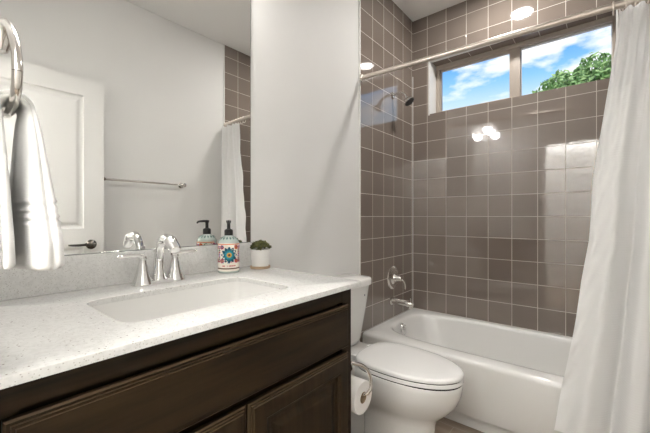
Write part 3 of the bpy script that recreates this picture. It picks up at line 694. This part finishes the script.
m_ = MB(); tk = [(0.7445, 0.013, 0.210, 0.189), (0.748, 0.008, 0.217, 0.1955), (0.775, 0.008, 0.218, 0.1965), (0.784, 0.011, 0.215, 0.1935), (0.788, 0.020, 0.206, 0.185)]
m_.loft([sloop((a_+b_)/2, TY, (b_-a_)/2, h, z, 7, 64) for z, a_, b_, h in tk]); obj('tank_lid', m_, M['porcelain'], T, ang=60)
m_ = MB(); m_.lathe([(0, 0), (0.012, 0), (0.012, 0.006), (0.006, 0.010)], (0.204, TY-0.135, 0.70), (1, 0, 0), 18); m_.tube([(0.214, TY-0.135, 0.70), (0.218, TY-0.11, 0.697), (0.218, TY-0.065, 0.690)], [0.006, 0.005, 0.007], 10); obj('flush_lever', m_, M['chrome'], T)
m_ = MB(); m_.lathe([(0, 0), (0.006, 0), (0.005, 0.0016), (0, 0.002)], (0.2015, TY+0.115, 0.694), (1, 0, 0), 14); obj('badge', m_, mat('grey_badge', (0.25, 0.25, 0.27), 0.4), T)
X0, X1 = 0.280, 0.770
m_ = MB(); m_.loft([egg(X0+0.004, X1-0.005, TY, 0.164, 0.4185, back=3.2), egg(X0, X1, TY, 0.168, 0.4195, back=3.2), egg(X0, X1, TY, 0.168, 0.431, back=3.2), egg(X0+0.003, X1-0.003, TY, 0.165, 0.4345, back=3.2)]); obj('seat', m_, M['seatplastic'], T, ang=60)
m_ = MB(); m_.loft([egg(X0+0.004, X1-0.005, TY, 0.164, 0.4395, back=3.2), egg(X0, X1, TY, 0.1685, 0.4405, back=3.2), egg(X0, X1, TY, 0.1685, 0.450, back=3.2), egg(X0+0.003, X1-0.004, TY, 0.165, 0.4555, back=3.2), egg(X0+0.012, X1-0.016, TY, 0.154, 0.4585, back=3.2), egg(X0+0.05, X1-0.07, TY, 0.11, 0.460, back=3.2)]); obj('lid', m_, M['seatplastic'], T, ang=60)
m_ = MB(); m_.loft([egg(X0+0.005, X1-0.0055, TY, 0.1635, z, back=3.2) for z in (0.409, 0.442)]); obj('bumper_gap', m_, mat('shadow_gap_rubber', (0.03, 0.028, 0.025), 0.8), T)  # dark filler whose colour stands in for shade between lid, seat and bowl
for s in (-1, 1):
    m_ = MB(); m_.box(0.250, 0.290, TY+s*0.075-0.017, TY+s*0.075+0.017, 0.4132, 0.440, 0.005); obj('hinge', m_, M['seatplastic'], T)
    m_ = MB(); m_.lathe([(0.013, 0), (0.013, 0.010), (0.008, 0.018), (0, 0.020)], (0.32, TY+s*0.128, 0.0), (0, 0, 1), 18); m_.lathe([(0.012, 0), (0.012, 0.002)], (0.32, TY+s*0.12, 0.0)); obj('bolt_cap', m_, M['porcelain'], T)

# ------------------------------------------------------------------ toilet paper holder and roll on the vanity side
CS = 0.936; HX = 0.555
T = thing('toilet_paper_holder', 'curved chrome toilet paper holder on the end of the vanity', 'toilet paper holder', (HX, CS, 0.618))
m_ = MB(); m_.lathe([(0, 0), (0.022, 0), (0.022, 0.004), (0.015, 0.010), (0.010, 0.016), (0.009, 0.030), (0, 0.031)], (0.548, CS, 0.618), (0, 1, 0), 24); obj('post', m_, M['nickel'], T)
m_ = MB(); pth = bez((0.548, 0.960, 0.618), (0.572, 0.995, 0.620), (0.588, 1.050, 0.575), (0.584, 1.030, 0.512), 14)+[Vector((0.578, 1.019, 0.499)), Vector((0.565, 1.013, 0.495)), Vector((0.54, 1.013, 0.495)), Vector((0.455, 1.013, 0.495))]
m_.tube(pth, 0.0062, 12); obj('arm', m_, M['nickel'], T)
m_ = MB(); ry, rz = 1.013, 0.4835
prof = [(0.020, 0.0), (0.056, 0.0), (0.0575, 0.002), (0.0575, 0.098), (0.056, 0.100), (0.020, 0.100)]
m_.lathe(prof, (0.466, ry, rz), (1, 0, 0), 48, cap=False)
m_.mi = 1; m_.lathe([(0.020, 0.0), (0.020, 0.100), (0.0185, 0.100), (0.0185, 0.0), (0.020, 0.0)], (0.466, ry, rz), (1, 0, 0), 32, cap=False)
tag(obj('toilet_paper_roll', m_, [M['paper'], M['card']]), 'white toilet paper roll hanging on the chrome holder beside the vanity', 'toilet paper')

# ================================================================== TOWEL RING AND HAND TOWEL (entry wall, left of the doorway)
RC = Vector((0.470, 0.085, 1.378)); RA, RB, RK = 0.132, 0.086, -0.5
T = thing('towel_ring', 'chrome towel ring on the wall at the left end of the vanity', 'towel ring', (0.53, YE, 1.42))
def ringp(a_): return Vector((RC.x+RA*math.cos(a_), RC.y, RC.z+RB*(RK*math.cos(a_)+math.sqrt(1-RK*RK)*math.sin(a_))))
m_ = MB(); m_.tube([ringp(2*PI*k/60) for k in range(61)], 0.0062, 12); obj('ring', m_, M['nickel'], T)
m_ = MB(); px_, pz_ = 0.525, 1.418
m_.lathe([(0, 0), (0.024, 0), (0.024, 0.005), (0.014, 0.014), (0.010, 0.030), (0.011, 0.052), (0, 0.056)], (px_, YE, pz_-0.018), (0, 1, 0), 24)
m_.lathe([(0, -0.026), (0.008, -0.022), (0.0125, -0.010), (0.0125, 0.004), (0.009, 0.014), (0, 0.017)], (px_, RC.y-0.008, pz_-0.012), (0, 0, 1), 18); obj('mount', m_, M['nickel'], T)

def towel():
    NS, N_ = 120, 96; cxt, zbar = 0.538, RC.z-RB; r0 = 0.019; L = []
    pts = []
    for i in range(NS+1):
        s = i/NS
        if s < 0.45: side = -1; h = 1-s/0.45
        elif s > 0.55: side = 1; h = (s-0.55)/0.45
        else: side = 0; h = 0
        zend = 1.066 if side < 0 else 1.056
        if side == 0:
            a_ = (s-0.45)/0.10*PI; p = Vector((cxt, RC.y-r0*math.cos(a_), zbar+r0*math.sin(a_)))
        else:
            yo = r0+(-0.001*h if side < 0 else 0.008*h)
            p = Vector((cxt, RC.y+side*yo, zbar-(zbar-zend)*h))
        pts.append((p, side, h))
    for i, (p, side, h) in enumerate(pts):
        d = (pts[min(i+1, NS)][0]-pts[max(i-1, 0)][0]).normalized()
        nrm = Vector((1, 0, 0)).cross(d).normalized()
        hh = min(1, h*1.2)
        w = 0.036+0.066*hh**0.7+0.012*h
        th = 0.0085+((0.015*hh**0.8) if side > 0 else (0.006*hh**0.8))
        if i in (0, NS): w *= 0.985; th *= 0.75
        loop = []
        for u, v in sq(N_):
            n = 3.2; sc = 1.0/((abs(u)**n+abs(v)**n)**(1.0/n)); a = u*sc; b = v*sc
            off = th*b
            out = (1 if (side > 0) == (nrm.y*b > 0) else 0.3)
            f = 1+0.16*math.sin(a*6.0+0.7+0.8*h)*min(1, 0.4+h)*(1 if side else 0.3)
            # long edge fold lines of the towel seen at the near side
            if a > 0.8: off *= 1-0.16*math.exp(-((b-0.15)/0.16)**2)
            q = p+Vector((w*a*(1-0.05*math.exp(-((b-0.15)/0.13)**2)*(a > 0.5)), 0, 0))+nrm*off*f
            if side == 1 and 0.58 < h < 0.74: q += Vector((0.0014*a, nrm.y*b*0.0018, 0))*math.sin((h-0.58)/0.16*2*PI*3.5)
            if side == 1 and h > 0.74: q.x += 0.004*a*(h-0.74)/0.26
            if side: q.z += 0.006*a*h*(1 if side > 0 else 0.3); q.x += 0.003*math.sin(h*9+b*2)*h
            q.y = max(q.y, YE+0.006)
            loop.append(q)
        L.append(loop)
    m = MB(); m.loft(L)
    o = obj('hand_towel', m, M['terry'], None, ang=75)
    tag(o, 'white hand towel folded through the towel ring by the mirror', 'towel')
towel()

# ------------------------------------------------------------------ towel bar on the right wall (seen in the mirror)
T = thing('towel_bar', 'long chrome towel bar on the wall opposite the mirror', 'towel bar', (XR, 1.11, 1.40))
m_ = MB(); m_.tube([(XR-0.062, 0.80, 1.398), (XR-0.062, 1.425, 1.398)], 0.008, 14); obj('bar', m_, M['nickel'], T)
for y in (0.815, 1.41):
    m_ = MB(); m_.lathe([(0, 0), (0.024, 0), (0.024, 0.005), (0.015, 0.012), (0.012, 0.03), (0.013, 0.055), (0.015, 0.070), (0, 0.074)], (XR, y, 1.398), (-1, 0, 0), 22); obj('bracket', m_, M['nickel'], T)

# ================================================================== TREE OUTSIDE THE WINDOW
def tree():
    T = thing('leafy_tree', 'leafy green tree outside, seen through the right window pane', 'tree', (1.6, 10.8, -0.3))
    m = MB()
    m.tube([(1.6, 10.8, -0.3), (1.62, 10.8, 1.2), (1.5, 10.85, 2.4), (1.55, 10.8, 3.4)], [0.17, 0.14, 0.11, 0.06], 12)
    for d in ((-1.1, 0.2, 1.9), (0.9, -0.3, 2.2), (-0.3, 0.7, 2.3), (1.6, 0.3, 1.5), (-0.5, -0.6, 1.7)):
        b = Vector((1.55, 10.8, 2.2)); m.tube([b, b+Vector(d)*0.5+Vector((0, 0, 0.1)), b+Vector(d)], [0.07, 0.045, 0.015], 8)
    obj('trunk', m, M['bark'], T)
    m = MB(); r = random.Random(5)
    blobs = [((1.15, 10.6, 4.30), 0.72), ((0.45, 10.5, 4.15), 0.66), ((0.05, 10.5, 3.9), 0.48), ((1.85, 10.7, 4.45), 0.80), ((2.6, 10.8, 4.2), 0.85), ((1.3, 11.2, 3.8), 0.95), ((0.6, 10.9, 3.4), 0.75), ((2.2, 11.3, 3.5), 0.95), ((1.6, 10.2, 3.6), 0.8), ((0.8, 10.3, 3.85), 0.7), ((0.25, 10.4, 3.65), 0.6)]
    for (c, R) in blobs:
        c = Vector(c)
        for k in range(int(2600*R)):
            d = Vector((r.gauss(0, 1), r.gauss(0, 1), r.gauss(0, 1))).normalized()
            n_ = 1+0.28*noise.noise((c+d*R)*2.1)
            p = c+d*R*n_*(r.random()**0.33)
            a_ = Vector((r.gauss(0, 1), r.gauss(0, 1), r.gauss(0, 1))).normalized(); b_ = a_.orthogonal().normalized()
            l_, w_ = r.uniform(0.06, 0.10), r.uniform(0.030, 0.045)
            cx_ = a_.cross(b_)
            vs = [m.bm.verts.new(q) for q in (p-a_*l_, p+b_*w_+cx_*0.008, p+a_*l_, p-b_*w_+cx_*0.008)]
            m.face(vs)
    obj('foliage', m, M['leaf'], T, smooth=False)
tree()
